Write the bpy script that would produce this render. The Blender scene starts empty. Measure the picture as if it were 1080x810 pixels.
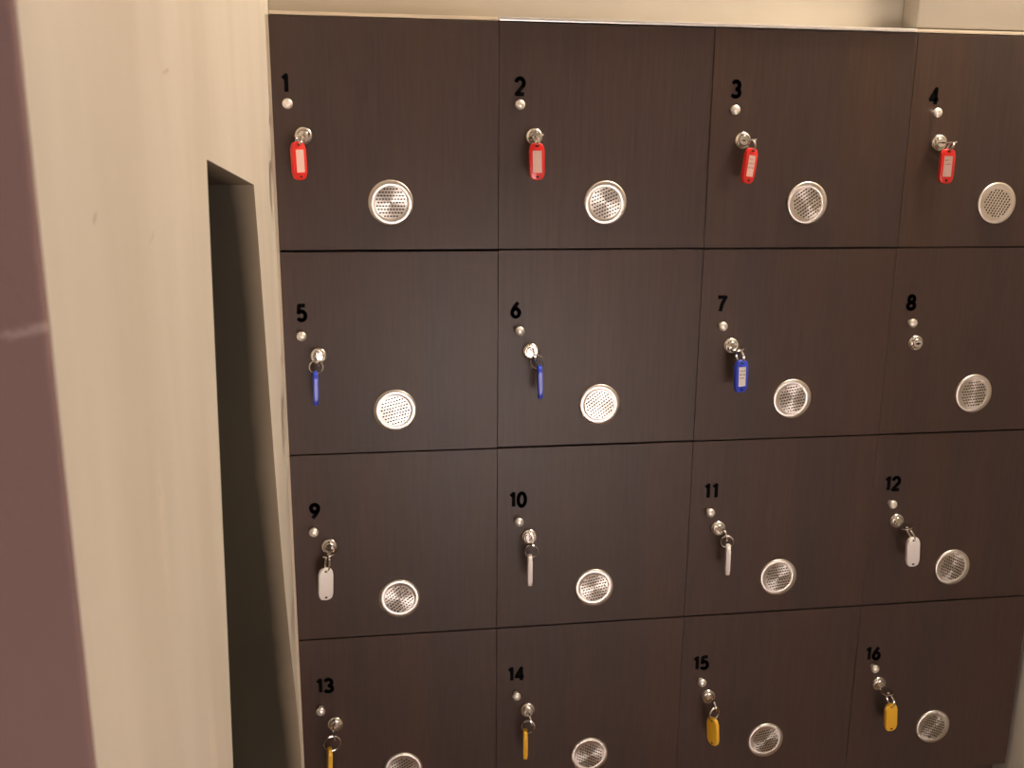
import bpy, bmesh, math, random
from mathutils import Vector, Matrix

random.seed(4)
scene = bpy.context.scene
COL = scene.collection
PI = math.pi

# ------------------------------------------------------------------ helpers
def obj(name, bm, mats, parent=None, smooth=False, loc=None):
    me = bpy.data.meshes.new(name)
    bmesh.ops.recalc_face_normals(bm, faces=bm.faces[:])
    bm.to_mesh(me); bm.free()
    for m in (mats if isinstance(mats, (list, tuple)) else [mats]):
        me.materials.append(m)
    if smooth:
        for p in me.polygons:
            p.use_smooth = True
        try:
            me.set_sharp_from_angle(angle=math.radians(38))
        except Exception:
            pass
    o = bpy.data.objects.new(name, me)
    COL.objects.link(o)
    if parent:
        o.parent = parent
    if loc:
        o.location = loc
    return o

def thing(name, loc, label, cat, group=None):
    o = bpy.data.objects.new(name, None)
    COL.objects.link(o)
    o.location = loc
    o.empty_display_size = 0.05
    o['label'] = label; o['category'] = cat
    if group:
        o['group'] = group
    return o

def struct(name, bm, mats, smooth=False):
    o = obj(name, bm, mats, None, smooth)
    o['kind'] = 'structure'
    return o

def dup(root, loc, label, name=None):
    r = root.copy(); COL.objects.link(r); r.location = loc; r['label'] = label
    for ch in list(root.children):
        c = ch.copy(); COL.objects.link(c); c.parent = r
        for g in list(ch.children):
            d = g.copy(); COL.objects.link(d); d.parent = c
    return r

def box(bm, x0, x1, y0, y1, z0, z1, bev=0.0, mi=0):
    vs = [bm.verts.new((x, y, z)) for z in (z0, z1) for y in (y0, y1) for x in (x0, x1)]
    F = [(0, 1, 3, 2), (4, 6, 7, 5), (0, 4, 5, 1), (2, 3, 7, 6), (0, 2, 6, 4), (1, 5, 7, 3)]
    fs = [bm.faces.new([vs[i] for i in f]) for f in F]
    for f in fs:
        f.material_index = mi
    if bev:
        es = list({e for f in fs for e in f.edges})
        r = bmesh.ops.bevel(bm, geom=es, offset=bev, segments=2, affect='EDGES', profile=0.6)
        for f in r['faces']:
            f.material_index = mi
    return vs

def lathe(bm, prof, seg=40, mi=0, close_start=True, close_end=True):
    """prof: list of (radius, y); axis along Y, front of the thing towards -Y"""
    rings = []
    for r, y in prof:
        rings.append([bm.verts.new((r * math.cos(2 * PI * k / seg), y, r * math.sin(2 * PI * k / seg))) for k in range(seg)])
    for a, b in zip(rings, rings[1:]):
        for k in range(seg):
            f = bm.faces.new((a[k], a[(k + 1) % seg], b[(k + 1) % seg], b[k])); f.material_index = mi
    if close_start:
        bm.faces.new(rings[0]).material_index = mi
    if close_end:
        bm.faces.new(rings[-1][::-1]).material_index = mi

def extrude_outline(bm, pts, y0, y1, mi=0, bev=0.0):
    """closed outline in x,z extruded along y"""
    a = [bm.verts.new((x, y0, z)) for x, z in pts]
    b = [bm.verts.new((x, y1, z)) for x, z in pts]
    n = len(pts)
    fs = [bm.faces.new(a), bm.faces.new(b[::-1])]
    caps = list(fs)
    for i in range(n):
        fs.append(bm.faces.new((a[i], a[(i + 1) % n], b[(i + 1) % n], b[i])))
    for f in fs:
        f.material_index = mi
    if bev:
        es = list({e for f in caps for e in f.edges})
        r = bmesh.ops.bevel(bm, geom=es, offset=bev, segments=3, affect='EDGES', profile=0.5)
        for f in r['faces']:
            f.material_index = mi

# ------------------------------------------------------------------ materials
def mat(name, col=(.8, .8, .8), rough=.5, metal=0.0, spec=None, aniso=None):
    m = bpy.data.materials.new(name); m.use_nodes = True
    b = m.node_tree.nodes['Principled BSDF']
    b.inputs['Base Color'].default_value = (*col, 1)
    b.inputs['Roughness'].default_value = rough
    b.inputs['Metallic'].default_value = metal
    if spec is not None:
        b.inputs['Specular IOR Level'].default_value = spec
    return m

def nodes(m):
    return m.node_tree.nodes, m.node_tree.links, m.node_tree.nodes['Principled BSDF']

def add_bump(m, scale, strength, dist=0.001, stretch=(1, 1, 1)):
    N, L, b = nodes(m)
    tc = N.new('ShaderNodeTexCoord'); mp = N.new('ShaderNodeMapping'); mp.inputs['Scale'].default_value = stretch
    ns = N.new('ShaderNodeTexNoise'); ns.inputs['Scale'].default_value = scale; ns.inputs['Detail'].default_value = 5
    bp = N.new('ShaderNodeBump'); bp.inputs['Strength'].default_value = strength; bp.inputs['Distance'].default_value = dist
    L.new(tc.outputs['Object'], mp.inputs['Vector']); L.new(mp.outputs['Vector'], ns.inputs['Vector'])
    L.new(ns.outputs['Fac'], bp.inputs['Height']); L.new(bp.outputs['Normal'], b.inputs['Normal'])
    return mp

def mottled(name, c1, c2, rough, scale=3.0, stretch=(1, 1, .35), bump=.25, bscale=60, spec=.3):
    m = mat(name, c1, rough, spec=spec)
    N, L, b = nodes(m)
    mp = add_bump(m, bscale, bump, .0012)
    tc = N.new('ShaderNodeTexCoord'); mp2 = N.new('ShaderNodeMapping'); mp2.inputs['Scale'].default_value = stretch
    ns = N.new('ShaderNodeTexNoise'); ns.inputs['Scale'].default_value = scale; ns.inputs['Detail'].default_value = 4
    rp = N.new('ShaderNodeValToRGB')
    rp.color_ramp.elements[0].position = .32; rp.color_ramp.elements[0].color = (*c1, 1)
    rp.color_ramp.elements[1].position = .68; rp.color_ramp.elements[1].color = (*c2, 1)
    L.new(tc.outputs['Object'], mp2.inputs['Vector']); L.new(mp2.outputs['Vector'], ns.inputs['Vector'])
    L.new(ns.outputs['Fac'], rp.inputs['Fac']); L.new(rp.outputs['Color'], b.inputs['Base Color'])
    return m

def scuffs(m, marks, col):
    """marks: (centre, radii, tilt about x) ellipsoids of scraped paint at fixed places on the wall"""
    N, L, b = nodes(m)
    src = b.inputs['Base Color'].links[0].from_socket
    tc = N.new('ShaderNodeTexCoord')
    ns = N.new('ShaderNodeTexNoise'); ns.inputs['Scale'].default_value = 160; ns.inputs['Detail'].default_value = 3
    L.new(tc.outputs['Object'], ns.inputs['Vector'])
    for (c, r, rot, amt, cc) in marks:
        mp = N.new('ShaderNodeMapping'); mp.vector_type = 'TEXTURE'
        mp.inputs['Location'].default_value = c; mp.inputs['Rotation'].default_value = rot; mp.inputs['Scale'].default_value = r
        ln = N.new('ShaderNodeVectorMath'); ln.operation = 'LENGTH'
        L.new(tc.outputs['Object'], mp.inputs['Vector']); L.new(mp.outputs['Vector'], ln.inputs[0])
        mr = N.new('ShaderNodeMapRange'); mr.inputs['From Min'].default_value = .35; mr.inputs['From Max'].default_value = 1.0
        mr.inputs['To Min'].default_value = amt; mr.inputs['To Max'].default_value = 0
        L.new(ln.outputs['Value'], mr.inputs['Value'])
        mu = N.new('ShaderNodeMath'); mu.operation = 'MULTIPLY'; mu.use_clamp = True
        sc = N.new('ShaderNodeMapRange'); sc.inputs['From Min'].default_value = .35; sc.inputs['From Max'].default_value = .55
        L.new(ns.outputs['Fac'], sc.inputs['Value'])
        L.new(mr.outputs['Result'], mu.inputs[0]); L.new(sc.outputs['Result'], mu.inputs[1])
        mx = N.new('ShaderNodeMix'); mx.data_type = 'RGBA'
        L.new(mu.outputs['Value'], mx.inputs['Factor']); L.new(src, mx.inputs['A'])
        mx.inputs['B'].default_value = (*cc, 1)
        src = mx.outputs['Result']
    L.new(src, b.inputs['Base Color'])

PLASTER = mottled('beige_plaster', (.58, .525, .445), (.67, .615, .54), .55, 5.0, (1, 1.6, .35), .3, 45)
scuffs(PLASTER, [((-.004, -.985, 1.225), (.03, .016, .022), (0, 0, 0), 1.0, (.80, .72, .62)),
                 ((-.004, -.992, 1.19), (.03, .008, .05), (0, 0, 0), .7, (.76, .68, .58)),
                 ((-.004, -.9225, 1.5716), (.03, .006, .003), (.6, 0, 0), .7, (.38, .30, .22)),
                 ((-.004, -.795, 1.552), (.03, .012, .0025), (.35, 0, 0), .6, (.40, .33, .25)),
                 ((-.004, -.712, 1.6626), (.03, .016, .002), (.2, 0, 0), .6, (.42, .33, .25)),
                 ((-.004, -.72, 1.10), (.03, .02, .09), (0, 0, 0), .5, (.74, .64, .52)),
                 ((-.004, -.83, 1.36), (.03, .015, .07), (0, 0, 0), .4, (.74, .64, .52))], None)
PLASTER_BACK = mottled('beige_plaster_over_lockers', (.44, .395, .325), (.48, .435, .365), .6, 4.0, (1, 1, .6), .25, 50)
OLIVE = mottled('niche_olive_paint', (.20, .17, .11), (.25, .21, .14), .7, 6.0, (1, 1, .3), .3, 60)
MAUVE = mottled('mauve_wall_paint', (.225, .143, .134), (.25, .16, .151), .75, 4.0, (1, 1, .5), .5, 90, .15)
scuffs(MAUVE, [((-.012, -1.013, 1.528), (.032, .03, .0035), (0, -.22, 0), .6, (.48, .36, .33))], None)
JAMB = mottled('niche_jamb_shade_ramp', (.050, .042, .027), (.062, .052, .033), .7, 6.0, (1, 1, .3), .3, 60)
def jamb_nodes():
    # light falling off into the niche, put into the colour: beige mouth, dark depth
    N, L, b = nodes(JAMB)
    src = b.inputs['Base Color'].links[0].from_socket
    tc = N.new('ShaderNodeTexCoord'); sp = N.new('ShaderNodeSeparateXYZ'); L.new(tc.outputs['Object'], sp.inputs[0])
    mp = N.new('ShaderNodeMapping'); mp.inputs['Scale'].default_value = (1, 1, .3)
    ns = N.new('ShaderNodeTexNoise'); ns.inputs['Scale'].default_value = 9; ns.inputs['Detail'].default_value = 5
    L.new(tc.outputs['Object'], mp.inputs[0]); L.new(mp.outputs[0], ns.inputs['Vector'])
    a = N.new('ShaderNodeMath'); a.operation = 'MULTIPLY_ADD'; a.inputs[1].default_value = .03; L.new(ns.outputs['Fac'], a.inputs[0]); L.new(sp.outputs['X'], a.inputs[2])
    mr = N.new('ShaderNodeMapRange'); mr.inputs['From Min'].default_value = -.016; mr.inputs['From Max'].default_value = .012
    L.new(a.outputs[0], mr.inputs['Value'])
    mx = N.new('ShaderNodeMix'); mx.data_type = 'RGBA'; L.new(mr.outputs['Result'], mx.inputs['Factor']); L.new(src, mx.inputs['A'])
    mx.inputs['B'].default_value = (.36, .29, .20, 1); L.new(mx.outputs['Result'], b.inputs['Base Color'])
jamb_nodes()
HALL = mottled('hall_grey_paint', (.50, .48, .46), (.56, .54, .52), .8, 3.0)
CEIL = mat('white_ceiling_paint', (.78, .74, .68), .85)
FLOOR = mottled('brown_floor_tile', (.16, .11, .08), (.22, .15, .11), .35, 6.0, (1, 1, 1), .1, 30)
TRIMW = mat('pale_metal_trim', (.85, .83, .82), .28, .65)
TRIMB = mat('beige_painted_trim', (.66, .56, .43), .45)

WOOD = mat('dark_wenge_laminate', (.04, .026, .02), .40, spec=.34)
def wood_nodes():
    N, L, b = nodes(WOOD)
    tc = N.new('ShaderNodeTexCoord'); oi = N.new('ShaderNodeObjectInfo')
    ad = N.new('ShaderNodeVectorMath'); ad.operation = 'ADD'
    ml = N.new('ShaderNodeMath'); ml.operation = 'MULTIPLY'; ml.inputs[1].default_value = 37.0
    L.new(oi.outputs['Random'], ml.inputs[0]); L.new(tc.outputs['Object'], ad.inputs[0]); L.new(ml.outputs[0], ad.inputs[1])
    mp = N.new('ShaderNodeMapping'); mp.inputs['Scale'].default_value = (1, 1, .05)
    L.new(ad.outputs[0], mp.inputs['Vector'])
    fine = N.new('ShaderNodeTexNoise'); fine.inputs['Scale'].default_value = 220; fine.inputs['Detail'].default_value = 6; fine.inputs['Roughness'].default_value = .65
    broad = N.new('ShaderNodeTexNoise'); broad.inputs['Scale'].default_value = 11; broad.inputs['Detail'].default_value = 3
    L.new(mp.outputs[0], fine.inputs['Vector']); L.new(mp.outputs[0], broad.inputs['Vector'])
    r1 = N.new('ShaderNodeValToRGB')
    r1.color_ramp.elements[0].position = .30; r1.color_ramp.elements[0].color = (.038, .022, .0175, 1)
    r1.color_ramp.elements[1].position = .75; r1.color_ramp.elements[1].color = (.074, .045, .036, 1)
    r2 = N.new('ShaderNodeValToRGB')
    r2.color_ramp.elements[0].position = .35; r2.color_ramp.elements[0].color = (.055, .037, .034, 1)
    r2.color_ramp.elements[1].position = .7; r2.color_ramp.elements[1].color = (.084, .045, .029, 1)
    mx = N.new('ShaderNodeMix'); mx.data_type = 'RGBA'; mx.inputs['Factor'].default_value = .5
    L.new(fine.outputs['Fac'], r1.inputs['Fac']); L.new(broad.outputs['Fac'], r2.inputs['Fac'])
    L.new(r1.outputs['Color'], mx.inputs['A']); L.new(r2.outputs['Color'], mx.inputs['B'])
    L.new(mx.outputs['Result'], b.inputs['Base Color'])
    bp = N.new('ShaderNodeBump'); bp.inputs['Strength'].default_value = .12; bp.inputs['Distance'].default_value = .0004
    L.new(fine.outputs['Fac'], bp.inputs['Height']); L.new(bp.outputs['Normal'], b.inputs['Normal'])
wood_nodes()
CARCASS = mat('black_brown_carcass_board', (.012, .009, .008), .7)

STEEL = mat('brushed_steel', (.74, .68, .62), .33, 1.0)
def radial(m, aniso):
    N, L, b = nodes(m)
    t = N.new('ShaderNodeTangent'); t.direction_type = 'RADIAL'; t.axis = 'Y'
    L.new(t.outputs['Tangent'], b.inputs['Tangent']); b.inputs['Anisotropic'].default_value = aniso
radial(STEEL, .75)
CHROME = mat('chrome', (.78, .74, .69), .16, 1.0)
NICKEL = mat('satin_nickel', (.88, .83, .77), .38, .75)
SLOT = mat('dark_slot', (.006, .005, .005), .8)
INK = mat('black_vinyl_numeral', (.004, .004, .005), .8, spec=.05)
PLASTIC = {
    'red': mat('red_plastic', (.74, .018, .012), .32),
    'blue': mat('blue_plastic', (.03, .065, .64), .32),
    'white': mat('white_plastic', (.86, .80, .77), .35),
    'yellow': mat('yellow_plastic', (.85, .47, .03), .32),
}
for m in PLASTIC.values():
    nodes(m)[2].inputs['Coat Weight'].default_value = .3
PAPER = mat('paper_insert', (.80, .74, .70), .45)
PAPER_RED = mat('paper_insert_under_red_film', (.72, .48, .42), .35)

# ------------------------------------------------------------------ the room
ZT = 1.80            # top of the locker bank
W = 0.32746          # locker pitch
ZB = [1.80, 1.469, 1.152, 0.835, 0.485]

# left wall with the tall niche opening: one outline in y,z, extruded along -x
L_EDGE = [(-.5636, 1.6016), (-.5905, 1.3919), (-.6099, 1.2348), (-.6351, 1.0445), (-.70, .55), (-.76, 0.0)]
R_EDGE = [(-.2330, 1.5715), (-.2170, 1.50), (-.2000, 1.40), (-.1840, 1.29), (-.1660, 1.18), (-.1450, 1.08), (-.1200, .98),
          (-.0900, .885), (-.0540, .79), (-.0230, .711), (-.0090, .6226), (-.006, .4), (-.006, 0.0)]
XW, XI = -.004, -.304
bm = bmesh.new()
# wall face around the opening as a strip of quads at matching heights, then its thickness
def edge_y(E, z):
    for (ya, za), (yb, zb) in zip(E, E[1:]):
        if zb <= z <= za:
            return ya + (yb - ya) * (za - z) / (za - zb)
    return E[0][0] if z > E[0][1] else E[-1][0]
zs = sorted({z for _, z in L_EDGE + R_EDGE if z < 1.5715}) + [1.5715]
top_l = edge_y(L_EDGE, 1.5715)
Y0, Y1, ZC = -1.006, .48, 2.7
def quad(*p, x=XW, flip=False):
    bm.faces.new([bm.verts.new((x, y, z)) for y, z in p])
for x in (XW, XI):
    for za, zb in zip(zs, zs[1:]):
        quad((Y0, za), (edge_y(L_EDGE, za), za), (edge_y(L_EDGE, zb), zb), (Y0, zb), x=x)
        quad((edge_y(R_EDGE, za), za), (Y1, za), (Y1, zb), (edge_y(R_EDGE, zb), zb), x=x)
    yl, yr = L_EDGE[0][0], R_EDGE[0][0]
    quad((Y0, 1.5715), (top_l, 1.5715), (yl, 1.6016), (yl, ZC), (Y0, ZC), x=x)
    quad((yl, 1.6016), (yr, 1.5715), (yr, ZC), (yl, ZC), x=x)
    quad((yr, 1.5715), (Y1, 1.5715), (Y1, ZC), (yr, ZC), x=x)
rim = [(edge_y(L_EDGE, z), z) for z in zs] + [L_EDGE[0]] + [(edge_y(R_EDGE, z), z) for z in zs[::-1]]
for (ya, za), (yb, zb) in zip(rim, rim[1:]):
    bm.faces.new([bm.verts.new(p) for p in ((XW, ya, za), (XW, yb, zb), (XI, yb, zb), (XI, ya, za))])
for (ya, za), (yb, zb) in (((Y0, 0), (Y0, ZC)), ((Y0, ZC), (Y1, ZC)), ((Y1, ZC), (Y1, 0))):
    bm.faces.new([bm.verts.new(p) for p in ((XW, ya, za), (XW, yb, zb), (XI, yb, zb), (XI, ya, za))])
bmesh.ops.remove_doubles(bm, verts=bm.verts[:], dist=1e-5)
bm.faces.ensure_lookup_table(); bm.normal_update()
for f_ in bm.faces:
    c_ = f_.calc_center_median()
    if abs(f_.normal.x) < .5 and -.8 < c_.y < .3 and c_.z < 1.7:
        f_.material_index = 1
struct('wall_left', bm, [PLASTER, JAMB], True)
bm = bmesh.new(); box(bm, -.36, -.3045, -1.006, .48, 0, 2.7)
struct('wall_niche', bm, OLIVE)
bm = bmesh.new(); box(bm, -1.80, XW, -1.013, -1.0065, 0, 2.7, .002)
struct('wall_mauve', bm, MAUVE)
bm = bmesh.new()
box(bm, -.004, 1.32, .485, .56, 0, 2.7)
box(bm, -.003, 1.319, .05, .484, ZT + .008, 2.7)
struct('wall_back', bm, PLASTER_BACK)
bm = bmesh.new(); box(bm, .981, 1.319, .004, .049, ZT + .008, 2.7, .003)
struct('wall_back_pier', bm, PLASTER_BACK)
bm = bmesh.new(); box(bm, 1.3215, 1.42, -3.2, .56, 0, 2.7)
struct('wall_right', bm, PLASTER)
bm = bmesh.new(); box(bm, -1.9, 1.42, -3.3, -3.2, 0, 2.7)
struct('wall_rear', bm, HALL)
bm = bmesh.new(); box(bm, -1.9, -1.8, -3.2, -1.0, 0, 2.7)
struct('wall_hall', bm, HALL)
bm = bmesh.new(); box(bm, -1.9, 1.42, -3.3, .56, -.1, 0)
struct('floor', bm, FLOOR)
bm = bmesh.new(); box(bm, -1.9, 1.42, -3.3, .56, 2.7, 2.8)
struct('ceiling', bm, CEIL)
# strips that close the joint along the top of the lockers
for i, (a, b_, m_) in enumerate(((.001, .326, TRIMB), (.3275, .979, TRIMW), (.9805, 1.316, TRIMB))):
    bm = bmesh.new(); box(bm, a, b_, -.003 if i == 1 else .0005, .046 if i < 2 else .0035, ZT + .0005, ZT + .0055, .001)
    struct('trim_%d' % (i + 1), bm, m_)
bm = bmesh.new(); box(bm, XW + .0001, .0001, .0015, .4, .0, ZT)
struct('trim_4', bm, TRIMB)
bm = bmesh.new(); box(bm, .003, 1.309, .03, .46, 0, ZB[4] - .001, .002)
struct('plinth', bm, WOOD)

# ------------------------------------------------------------------ lockers
def arc(cx, cz, rx, rz, a0, a1, n=18):
    return [(cx + rx * math.cos(math.radians(a0 + (a1 - a0) * i / n)), cz + rz * math.sin(math.radians(a0 + (a1 - a0) * i / n))) for i in range(n + 1)]
# strokes of the bold stick-on numerals in a cell 0.62 wide, 1 high (stroke centre lines)
GLYPH = {
    '0': [arc(.29, .5, .22, .41, 90, 450, 32)],
    '1': [[(.12, .74), (.30, .91), (.30, .09)]],
    '2': [arc(.29, .67, .21, .24, 165, -40) + [(.09, .09), (.52, .09)]],
    '3': [arc(.27, .70, .20, .21, 150, -90) , arc(.27, .29, .23, .20, 90, -150)],
    '4': [[(.40, .06), (.40, .91), (.07, .32), (.56, .32)]],
    '5': [[(.48, .91), (.16, .91), (.12, .52)] + arc(.27, .34, .22, .25, 125, -145)],
    '6': [[(.42, .92), (.22, .66), (.10, .44)] + arc(.29, .32, .21, .23, 165, 525, 30)],
    '7': [[(.06, .91), (.52, .91), (.32, .52), (.22, .08)]],
    '8': [arc(.29, .70, .18, .20, 90, 450, 28), arc(.29, .29, .22, .20, 90, 450, 28)],
    '9': [[(.16, .08), (.36, .34), (.48, .56)] + arc(.29, .68, .21, .23, -15, 345, 30)],
}
def numeral_bm(txt):
    H_, SW = .0275, .0058
    bm = bmesh.new()
    def ribbon(pl):
        hw = SW / 2
        P = [Vector((x, z)) for x, z in pl]
        for p, q in zip(P, P[1:]):
            d = (q - p); n_ = Vector((-d.y, d.x)).normalized() * hw
            c = [p + n_, q + n_, q - n_, p - n_]
            fr = [bm.verts.new((v.x, -.0006, v.y)) for v in c]; bk = [bm.verts.new((v.x, .0003, v.y)) for v in c]
            bm.faces.new(fr)
            for i in range(4):
                bm.faces.new((fr[i], fr[(i + 1) % 4], bk[(i + 1) % 4], bk[i]))
        for p in P[1:-1]:
            fr = [bm.verts.new((p.x + hw * math.cos(a * PI / 6), -.00062, p.y + hw * math.sin(a * PI / 6))) for a in range(12)]
            bm.faces.new(fr)
    x = 0
    for ch in txt:
        for pl in GLYPH[ch]:
            ribbon([((px + x) * H_, pz * H_) for px, pz in pl])
        x += .50 if ch == '1' else .68
    xs = [v.co.x for v in bm.verts]; zs_ = [v.co.z for v in bm.verts]
    bmesh.ops.translate(bm, verts=bm.verts[:], vec=(-(min(xs) + max(xs)) / 2, 0, -(min(zs_) + max(zs_)) / 2))
    return bm

def vent_mesh():
    """round steel vent: domed rim with a conical spun face and a perforated middle"""
    bm = bmesh.new()
    R = .0335; RI = .0245
    lathe(bm, [(R, -.0002), (R, -.0022), (R - .0008, -.0034), (R - .0025, -.0040), (RI + .001, -.0039), (RI, -.0036), (RI, -.0014)],
          48, 0, False, False)
    # perforated plate: cells with a slot each
    px, pz = .0045, .0050
    yp = -.0033
    nx, nz = 7, 6
    for j in range(-nz, nz + 1):
        zc = j * pz
        off = px / 2 if j % 2 else 0
        for i in range(-nx, nx + 1):
            xc = i * px + off
            if math.hypot(xc, zc) > RI + .0026:
                continue
            hx, hz = px / 2, pz / 2
            outer = [(hx, 0), (hx, hz), (0, hz), (-hx, hz), (-hx, 0), (-hx, -hz), (0, -hz), (hx, -hz)]
            ov = [bm.verts.new((xc + a, yp, zc + b)) for a, b in outer]
            if math.hypot(xc, zc) < RI - .0022:
                rx, rz = .0018, .00125
                iv = [bm.verts.new((xc + rx * math.cos(k * PI / 4), yp, zc + rz * math.sin(k * PI / 4))) for k in range(8)]
                dv = [bm.verts.new((v.co.x, yp + .0014, v.co.z)) for v in iv]
                for k in range(8):
                    q = (k + 1) % 8
                    bm.faces.new((ov[k], ov[q], iv[q], iv[k]))
                    bm.faces.new((iv[k], iv[q], dv[q], dv[k])).material_index = 1
                bm.faces.new(dv).material_index = 1
            else:
                bm.faces.new(ov)
    return bm

def knob_mesh():
    bm = bmesh.new()
    lathe(bm, [(.0045, 0), (.0042, -.005), (.0062, -.0075), (.0074, -.0095), (.0072, -.0118), (.0058, -.0138), (.003, -.0150), (.0008, -.0153)], 28)
    return bm

def lock_mesh():
    bm = bmesh.new()
    lathe(bm, [(.0138, 0), (.0138, -.0018), (.0130, -.0040), (.0112, -.0062), (.0098, -.0070), (.0092, -.0062), (.0086, -.0062),
               (.0082, -.0080), (.0070, -.0092), (.0004, -.0094)], 36)
    return bm

def slot_mesh():
    bm = bmesh.new()
    box(bm, -.0046, .0046, -.0099, -.0090, -.0011, .0011, .0003)
    box(bm, -.0012, .0012, -.0099, -.0090, -.0021, .0021, .0003)
    return bm

ROWN = ['top row', 'second row', 'third row', 'bottom row']
COLN = ['far left', 'second from left', 'third from left', 'far right']
# measured on the wall: numeral, knob, lock, tag top, tag bottom (x, z) in metres
D = {
    1: [(0.0193, 1.7089), (0.0224, 1.6794), (0.0426, 1.6356), (0.0364, 1.6265), (0.0376, 1.5758)],
    2: [(0.3592, 1.7097), (0.3582, 1.683), (0.3812, 1.6379), (0.3783, 1.6279), (0.3797, 1.5746)],
    3: [(0.6932, 1.7115), (0.6899, 1.6804), (0.708, 1.6357), (0.7084, 1.6241), (0.7034, 1.5733)],
    4: [(1.0185, 1.7071), (1.0223, 1.6809), (1.0355, 1.6354), (1.0286, 1.6256), (1.029, 1.5746)],
    5: [(0.0291, 1.3764), (0.0276, 1.3423), (0.0515, 1.31), (0.0473, 1.2942), (0.0465, 1.2449)],
    6: [(0.3556, 1.376), (0.3607, 1.3443), (0.38, 1.3104), (0.3879, 1.2951), (0.3895, 1.2486)],
    7: [(0.6913, 1.3818), (0.6905, 1.3461), (0.7093, 1.3128), (0.713, 1.2969), (0.7147, 1.246)],
    8: [(1.0174, 1.3789), (1.018, 1.3459), (1.0316, 1.3111), None, None],
    9: [(0.0356, 1.0587), (0.0333, 1.0267), (0.0566, 0.998), (0.0516, 0.9778), (0.0495, 0.9217)],
    10: [(0.3623, 1.063), (0.3626, 1.0276), (0.3815, 0.9983), (0.3766, 0.9812), (0.3768, 0.9277)],
    11: [(0.6905, 1.0651), (0.6881, 1.0285), (0.7065, 0.997), (0.7127, 0.9809), (0.7135, 0.9275)],
    12: [(1.0183, 1.063), (1.0164, 1.0285), (1.0317, 0.9948), (1.042, 0.9785), (1.0461, 0.9255)],
    13: [(0.0404, 0.7507), (0.0321, 0.7094), (0.0547, 0.679), (0.046, 0.6568), (0.0434, 0.5998)],
    14: [(0.3608, 0.7491), (0.3611, 0.7112), (0.382, 0.6786), (0.3726, 0.6624), (0.3727, 0.6064)],
    15: [(0.6912, 0.744), (0.6914, 0.7109), (0.7072, 0.6781), (0.704, 0.6578), (0.7082, 0.6036)],
    16: [(1.0148, 0.7396), (1.0156, 0.7144), (1.0306, 0.6791), (1.035, 0.6603), (1.0394, 0.6063)],
}
# turn of each vent grille in the plane of its door, degrees
VROT = [0, 22, 35, 60, 14, 38, 10, 5, 40, 12, 8, -25, 30, -28, 10, -22]
# colour, yaw of the tag in degrees (0 = label side to the room, 180 = plain back), how it looks
T = {
    1: ('red', 40), 2: ('red', 4), 3: ('red', 22), 4: ('red', -4),
    5: ('blue', 98), 6: ('blue', 86), 7: ('blue', 14),
    9: ('white', 196), 10: ('white', 85), 11: ('white', 73), 12: ('white', 178),
    13: ('yellow', 100), 14: ('yellow', 83), 15: ('yellow', 118), 16: ('yellow', 184),
}
LOCKER_KEY = {
    1: 'red-tagged key', 2: 'red-tagged key', 3: 'red-tagged key', 4: 'red-tagged key',
    5: 'blue-tagged key', 6: 'blue-tagged key', 7: 'blue-tagged key', 8: 'bare keyhole',
    9: 'white-tagged key', 10: 'white-tagged key', 11: 'white-tagged key', 12: 'white-tagged key',
    13: 'yellow-tagged key', 14: 'yellow-tagged key', 15: 'yellow-tagged key', 16: 'yellow-tagged key'}

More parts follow.
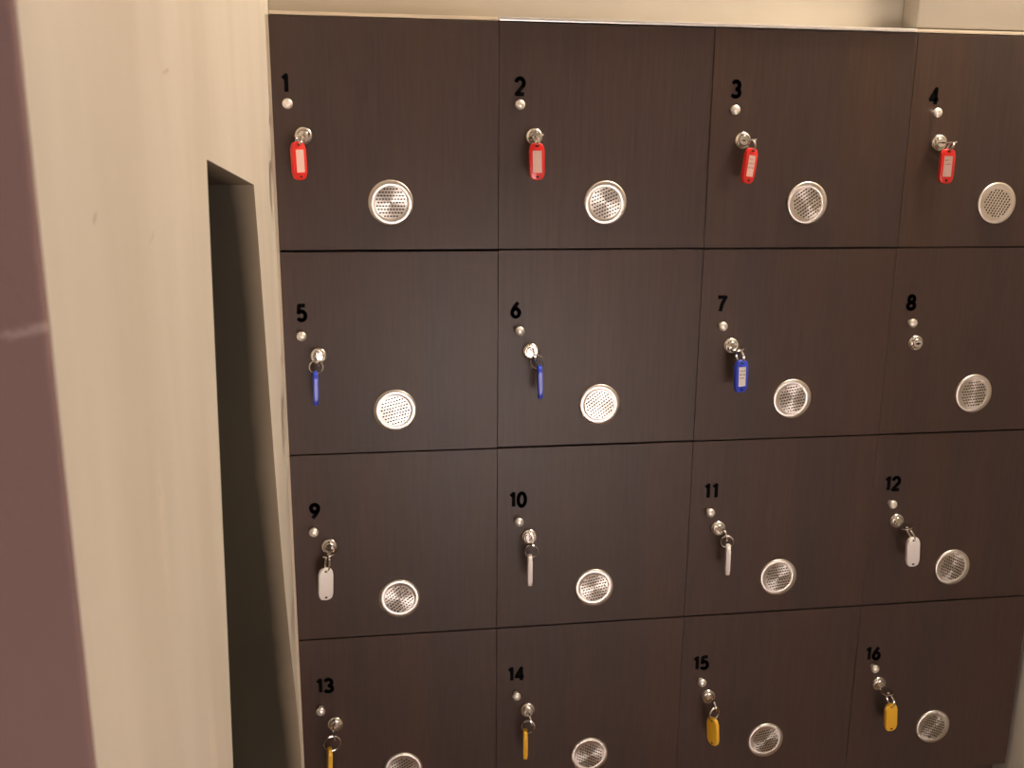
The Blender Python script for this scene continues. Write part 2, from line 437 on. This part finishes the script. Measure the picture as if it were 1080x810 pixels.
vent_me = knob_me = lock_me = slot_me = None
body_me = {}
door_me = {}
for k in range(16):
    num = k + 1
    r, c = divmod(k, 4)
    z1, z0 = ZB[r], ZB[r + 1]
    h = z1 - z0
    x0 = c * W + .0002
    root = thing('locker', (x0, 0, z0),
                 'dark locker numbered %d in %s, %s, with %s' % (num, ROWN[r], COLN[c], LOCKER_KEY[num]),
                 'locker', 'numbered lockers in the wall bank')
    rnd = random.Random(num)
    key = round(h, 4)
    if key not in body_me:
        bm = bmesh.new()
        w = W - .0002; t = .016; y0, y1 = .0195, .46
        box(bm, 0, t, y0, y1, .001, h - .001); box(bm, w - t, w, y0, y1, .001, h - .001)
        box(bm, t, w - t, y0, y1, .001, t); box(bm, t, w - t, y0, y1, h - t, h - .001)
        box(bm, t, w - t, y1 - .006, y1, t, h - t)
        ob = obj('body', bm, CARCASS, root); body_me[key] = ob.data
        bm = bmesh.new(); box(bm, .0002, w - .0002, 0, .018, .0016, h - .0010, .0005)
        od = obj('door', bm, WOOD, root); door_me[key] = od.data
    else:
        ob = bpy.data.objects.new('body', body_me[key]); COL.objects.link(ob); ob.parent = root
        od = bpy.data.objects.new('door', door_me[key]); COL.objects.link(od); od.parent = root
    # doors never hang perfectly: fractions of a millimetre out of line
    jy, jz = rnd.uniform(-.0006, .0006), rnd.uniform(-.0003, .0003)
    if num == 5: jz = -.0006
    if num == 6: jz = .0003; jy = .0004
    od.location = (0, jy, jz)
    def on_door(o, x, z, y=0.0):
        o.parent = od; o.location = (x - x0, y, z - z0 - jz)
    if vent_me is None:
        v = obj('vent_grille', vent_mesh(), [STEEL, SLOT], od, True); vent_me = v.data
        kn = obj('knob', knob_mesh(), NICKEL, od, True); knob_me = kn.data
        lk = obj('lock_cylinder', lock_mesh(), CHROME, od, True); lock_me = lk.data
        sl = obj('keyhole', slot_mesh(), SLOT); slot_me = sl.data
        bpy.data.objects.remove(sl)
    else:
        v = bpy.data.objects.new('vent_grille', vent_me); COL.objects.link(v)
        kn = bpy.data.objects.new('knob', knob_me); COL.objects.link(kn)
        lk = bpy.data.objects.new('lock_cylinder', lock_me); COL.objects.link(lk)
    on_door(v, (c + .5) * W + .002, ZT - (.814 + r) * .32 + .001)
    v.rotation_euler = (0, -math.radians(VROT[k]), 0)
    on_door(kn, *D[num][1]); on_door(lk, *D[num][2])
    kn.rotation_euler = (0, rnd.uniform(0, 6), 0)
    nb = obj('number', numeral_bm(str(num)), INK, od)
    on_door(nb, *D[num][0], -.0005)
    if num == 8:
        s8 = bpy.data.objects.new('keyhole', slot_me); COL.objects.link(s8); on_door(s8, *D[num][2])
    v['label'] = 'round perforated steel vent'
    kn['label'] = 'small pale metal knob'
    lk['label'] = 'round chrome lock'

# ------------------------------------------------------------------ keys with their tags
def torus(bm, R, r, centre, ux, uz, nu=40, nv=8):
    """ring in the plane of unit vectors ux, uz"""
    un = ux.cross(uz).normalized()
    g = []
    for i in range(nu):
        a = 2 * PI * i / nu
        d = ux * math.cos(a) + uz * math.sin(a)
        g.append([bm.verts.new(centre + d * (R + r * math.cos(2 * PI * j / nv)) + un * (r * math.sin(2 * PI * j / nv))) for j in range(nv)])
    for i in range(nu):
        for j in range(nv):
            bm.faces.new((g[i][j], g[(i + 1) % nu][j], g[(i + 1) % nu][(j + 1) % nv], g[i][(j + 1) % nv]))

def key_mesh():
    """flat key: blade going into the lock along +y, round bow with a hole; lies in the x,y plane"""
    bm = bmesh.new()
    t = .0011
    cy, R, hy, hr = -.0310, .0115, -.0362, .0026
    m = 28
    def ring_pts(cx, cyy, rx, ry): return [(cx + rx * math.cos(2 * PI * i / m), cyy + ry * math.sin(2 * PI * i / m)) for i in range(m)]
    o = ring_pts(0, cy, R * .98, R); i_ = ring_pts(0, hy, hr, hr)
    top = [bm.verts.new((x, y, t)) for x, y in o]; bot = [bm.verts.new((x, y, -t)) for x, y in o]
    it = [bm.verts.new((x, y, t)) for x, y in i_]; ib = [bm.verts.new((x, y, -t)) for x, y in i_]
    for a in range(m):
        b = (a + 1) % m
        bm.faces.new((top[a], top[b], it[b], it[a])); bm.faces.new((bot[a], ib[a], ib[b], bot[b]))
        bm.faces.new((top[a], bot[a], bot[b], top[b])); bm.faces.new((it[a], it[b], ib[b], ib[a]))
    box(bm, -.0042, .0042, -.0215, -.0096, -.0010, .0010, .0003)
    return bm

def tag_outline(w, h, s=1.0):
    """long lozenge with rounded ends, top at z = 0"""
    hw = w / 2 * s
    e = .0105
    pts = []
    for i in range(13):
        a = PI * i / 12
        pts.append((hw * math.copysign(abs(math.cos(a)) ** .62, math.cos(a)), -e + e * math.sin(a) ** .9))
    low = [(x, -h - z) for x, z in pts][::-1]
    return pts + low

TAG_W, TAG_H, TAG_T = .0222, .0530, .0068
def tag_bm():
    """tapered plastic tag with a window recess in front and a cord hole at each end"""
    bm = bmesh.new()
    extrude_outline(bm, tag_outline(TAG_W, TAG_H), -TAG_T / 2, TAG_T / 2, 0, .0016)
    for z, rx, rz in ((-.0042, .0030, .0017), (-TAG_H + .0048, .0022, .0017)):
        for s in (-1, 1):
            y = s * (TAG_T / 2 + .00015)
            vs = [bm.verts.new((rx * math.cos(a * PI / 8), y, z + rz * math.sin(a * PI / 8))) for a in range(16)]
            wv = [bm.verts.new((v.co.x, y - s * .0006, v.co.z)) for v in vs]
            bm.faces.new(vs).material_index = 1
            for a in range(16):
                bm.faces.new((vs[a], vs[(a + 1) % 16], wv[(a + 1) % 16], wv[a])).material_index = 1
    # raised window frame on the label side
    y0, y1 = -TAG_T / 2 - .0006, -TAG_T / 2 + .0003
    for a in ((-.0082, -.0068, -.0440, -.0095), (.0068, .0082, -.0440, -.0095), (-.0068, .0068, -.0109, -.0095), (-.0068, .0068, -.0440, -.0426)):
        box(bm, a[0], a[1], y0, y1, a[2], a[3], .0002)
    return bm

def paper_bm(rnd, written):
    bm = bmesh.new()
    y = -TAG_T / 2
    box(bm, -.0067, .0067, y - .0003, y + .0002, -.0425, -.0110)
    if written:                                   # illegible pen strokes
        for i in range(written):
            z = -.017 - i * .0062 - rnd.uniform(0, .001)
            x = -.0045
            while x < .0035:
                ln = rnd.uniform(.0012, .003)
                box(bm, x, x + ln, y - .00042, y - .00028, z + rnd.uniform(-.0005, .0005), z + .0009, 0, 1)
                x += ln + rnd.uniform(.0006, .0016)
    return bm

WHERE = {
    1: 'red key tag turned sideways on its key, top left, under numeral 1',
    2: 'red key tag facing straight out on its key, top row, under numeral 2',
    3: 'red key tag leaning a little on its key, top row, under numeral 3',
    4: 'wide red key tag with bright paper label, top right, under numeral 4',
    5: 'dark blue key tag seen edge-on below a large ring, leftmost of the blue ones',
    6: 'blue key tag seen edge-on below its ring, under numeral 6',
    7: 'blue key tag facing out with a white written label, under numeral 7',
    9: 'white key tag showing its back with a hole at the lower end, leftmost white one',
    10: 'white key tag seen edge-on under a bright ring, under numeral 10',
    11: 'white key tag seen edge-on, hanging right of its lock, under numeral 11',
    12: 'wide plain white key tag, rightmost of the white ones, in the lock of locker 12',
    13: 'orange-yellow key tag cut by the bottom edge at far left',
    14: 'thin yellow key tag seen edge-on, under numeral 14',
    15: 'yellow key tag turned at an angle with two faces showing, under numeral 15',
    16: 'wide yellow key tag, rightmost of the yellow ones, under numeral 16',
}
tag_me = {}; key_me = None
for num, (colour, yaw) in T.items():
    lx, lz = D[num][2]; (ax, az), (bx, bz) = D[num][3], D[num][4]
    rnd = random.Random(100 + num)
    root = thing('locker_key', (lx, 0, lz), WHERE[num], 'key', 'tagged keys hanging in the locker locks')
    edge = abs(math.sin(math.radians(yaw)))       # 1 when the tag hangs edge-on to the room
    vertical = edge > .8
    if key_me is None:
        kb = obj('key_blade', key_mesh(), CHROME, root, True); key_me = kb.data
    else:
        kb = bpy.data.objects.new('key_blade', key_me); COL.objects.link(kb); kb.parent = root
    roll = math.radians(78 if vertical else rnd.uniform(-16, -4))
    kb.rotation_euler = (0, roll, 0)
    # attach points: the hole of the bow and the hole of the tag
    dx, dz = ax - lx, az - lz
    A = Vector((0, -.0362 if vertical else -.0400, 0))
    B = Vector((dx, A.y, dz - .0042))
    n_t = Vector((math.sin(math.radians(yaw)), -math.cos(math.radians(yaw)), 0))   # tag front normal
    ab = B - A; L_ = ab.length; uz = -ab.normalized()
    ux = n_t - uz * n_t.dot(uz); ux.normalize()
    bm = bmesh.new()
    R = max(L_ / 2, .0068)
    torus(bm, R, .0009, A + ab.normalized() * R, ux, uz)
    torus(bm, R - .0004, .0008, A + ab.normalized() * R + ux.cross(uz) * .0015, ux, uz)
    obj('key_ring', bm, CHROME, root, True)
    if colour not in tag_me:
        tg = obj('tag', tag_bm(), [PLASTIC[colour], SLOT], root, True); tag_me[colour] = tg.data
    else:
        tg = bpy.data.objects.new('tag', tag_me[colour]); COL.objects.link(tg); tg.parent = root
    tg['label'] = '%s plastic tag' % colour
    tg.location = B + Vector((0, 0, .0042))
    lean = math.atan2(ax - bx, az - bz)           # the lower end hangs off to a side
    q = Matrix.Rotation(lean, 3, 'Y') @ Matrix.Rotation(math.radians(yaw), 3, 'Z')
    tg.rotation_euler = q.to_euler()
    pp = obj('paper_label', paper_bm(rnd, {3: 3, 7: 3, 4: 2}.get(num, 0)), [PAPER_RED if colour == 'red' else PAPER, INK], tg)
    pp['label'] = 'pale paper label'

# ------------------------------------------------------------------ light
def area(name, loc, size, energy, col, rot=(0, 0, 0), shape='DISK', size_y=None, spread=None):
    l = bpy.data.lights.new(name, 'AREA'); l.energy = energy; l.color = col; l.shape = shape; l.size = size
    if size_y: l.size_y = size_y
    if spread: l.spread = spread
    o = bpy.data.objects.new(name, l); COL.objects.link(o); o.location = loc; o.rotation_euler = rot
    return o
WARM = (1.0, .85, .68)
area('alcove_downlight', (1.10, -.062, 2.66), .10, 30, WARM)
area('hall_ceiling_light', (.45, -1.8, 2.66), .45, 2, (1.0, .87, .72))
area('added_hall_fill', (.70, -3.15, .55), 1.0, 60, (1.0, .90, .89), (PI / 2, 0, PI), 'RECTANGLE', 1.0)  # added fill to lift the lower locker rows; no doorway stands here

w = bpy.data.worlds.new('dim_interior'); scene.world = w; w.use_nodes = True
w.node_tree.nodes['Background'].inputs['Color'].default_value = (.9, .8, .7, 1)
w.node_tree.nodes['Background'].inputs['Strength'].default_value = .02

# ------------------------------------------------------------------ camera
cam = bpy.data.cameras.new('camera'); cam.sensor_width = 36; cam.sensor_fit = 'HORIZONTAL'; cam.lens = 1000 / 1080 * 36
co = bpy.data.objects.new('camera', cam); COL.objects.link(co)
r = Vector((.98981073, -.14220093, .00732205)); d = Vector((-.02549948, -.22761502, -.97341727)); f = Vector((.14008745, .96331215, -.22892183))
M = Matrix((( r.x, -d.x, -f.x), (r.y, -d.y, -f.y), (r.z, -d.z, -f.z))).to_4x4()
M.translation = (.13976812, -1.44910704, 1.60205005)
co.matrix_world = M
cam.clip_start = .02
cam.dof.use_dof = True; cam.dof.focus_distance = 1.45; cam.dof.aperture_fstop = 11
scene.camera = co

scene.view_settings.view_transform = 'Standard'
scene.view_settings.look = 'None'
scene.view_settings.gamma = 1
scene.view_settings.use_curve_mapping = False
scene.view_settings.exposure = 0.0
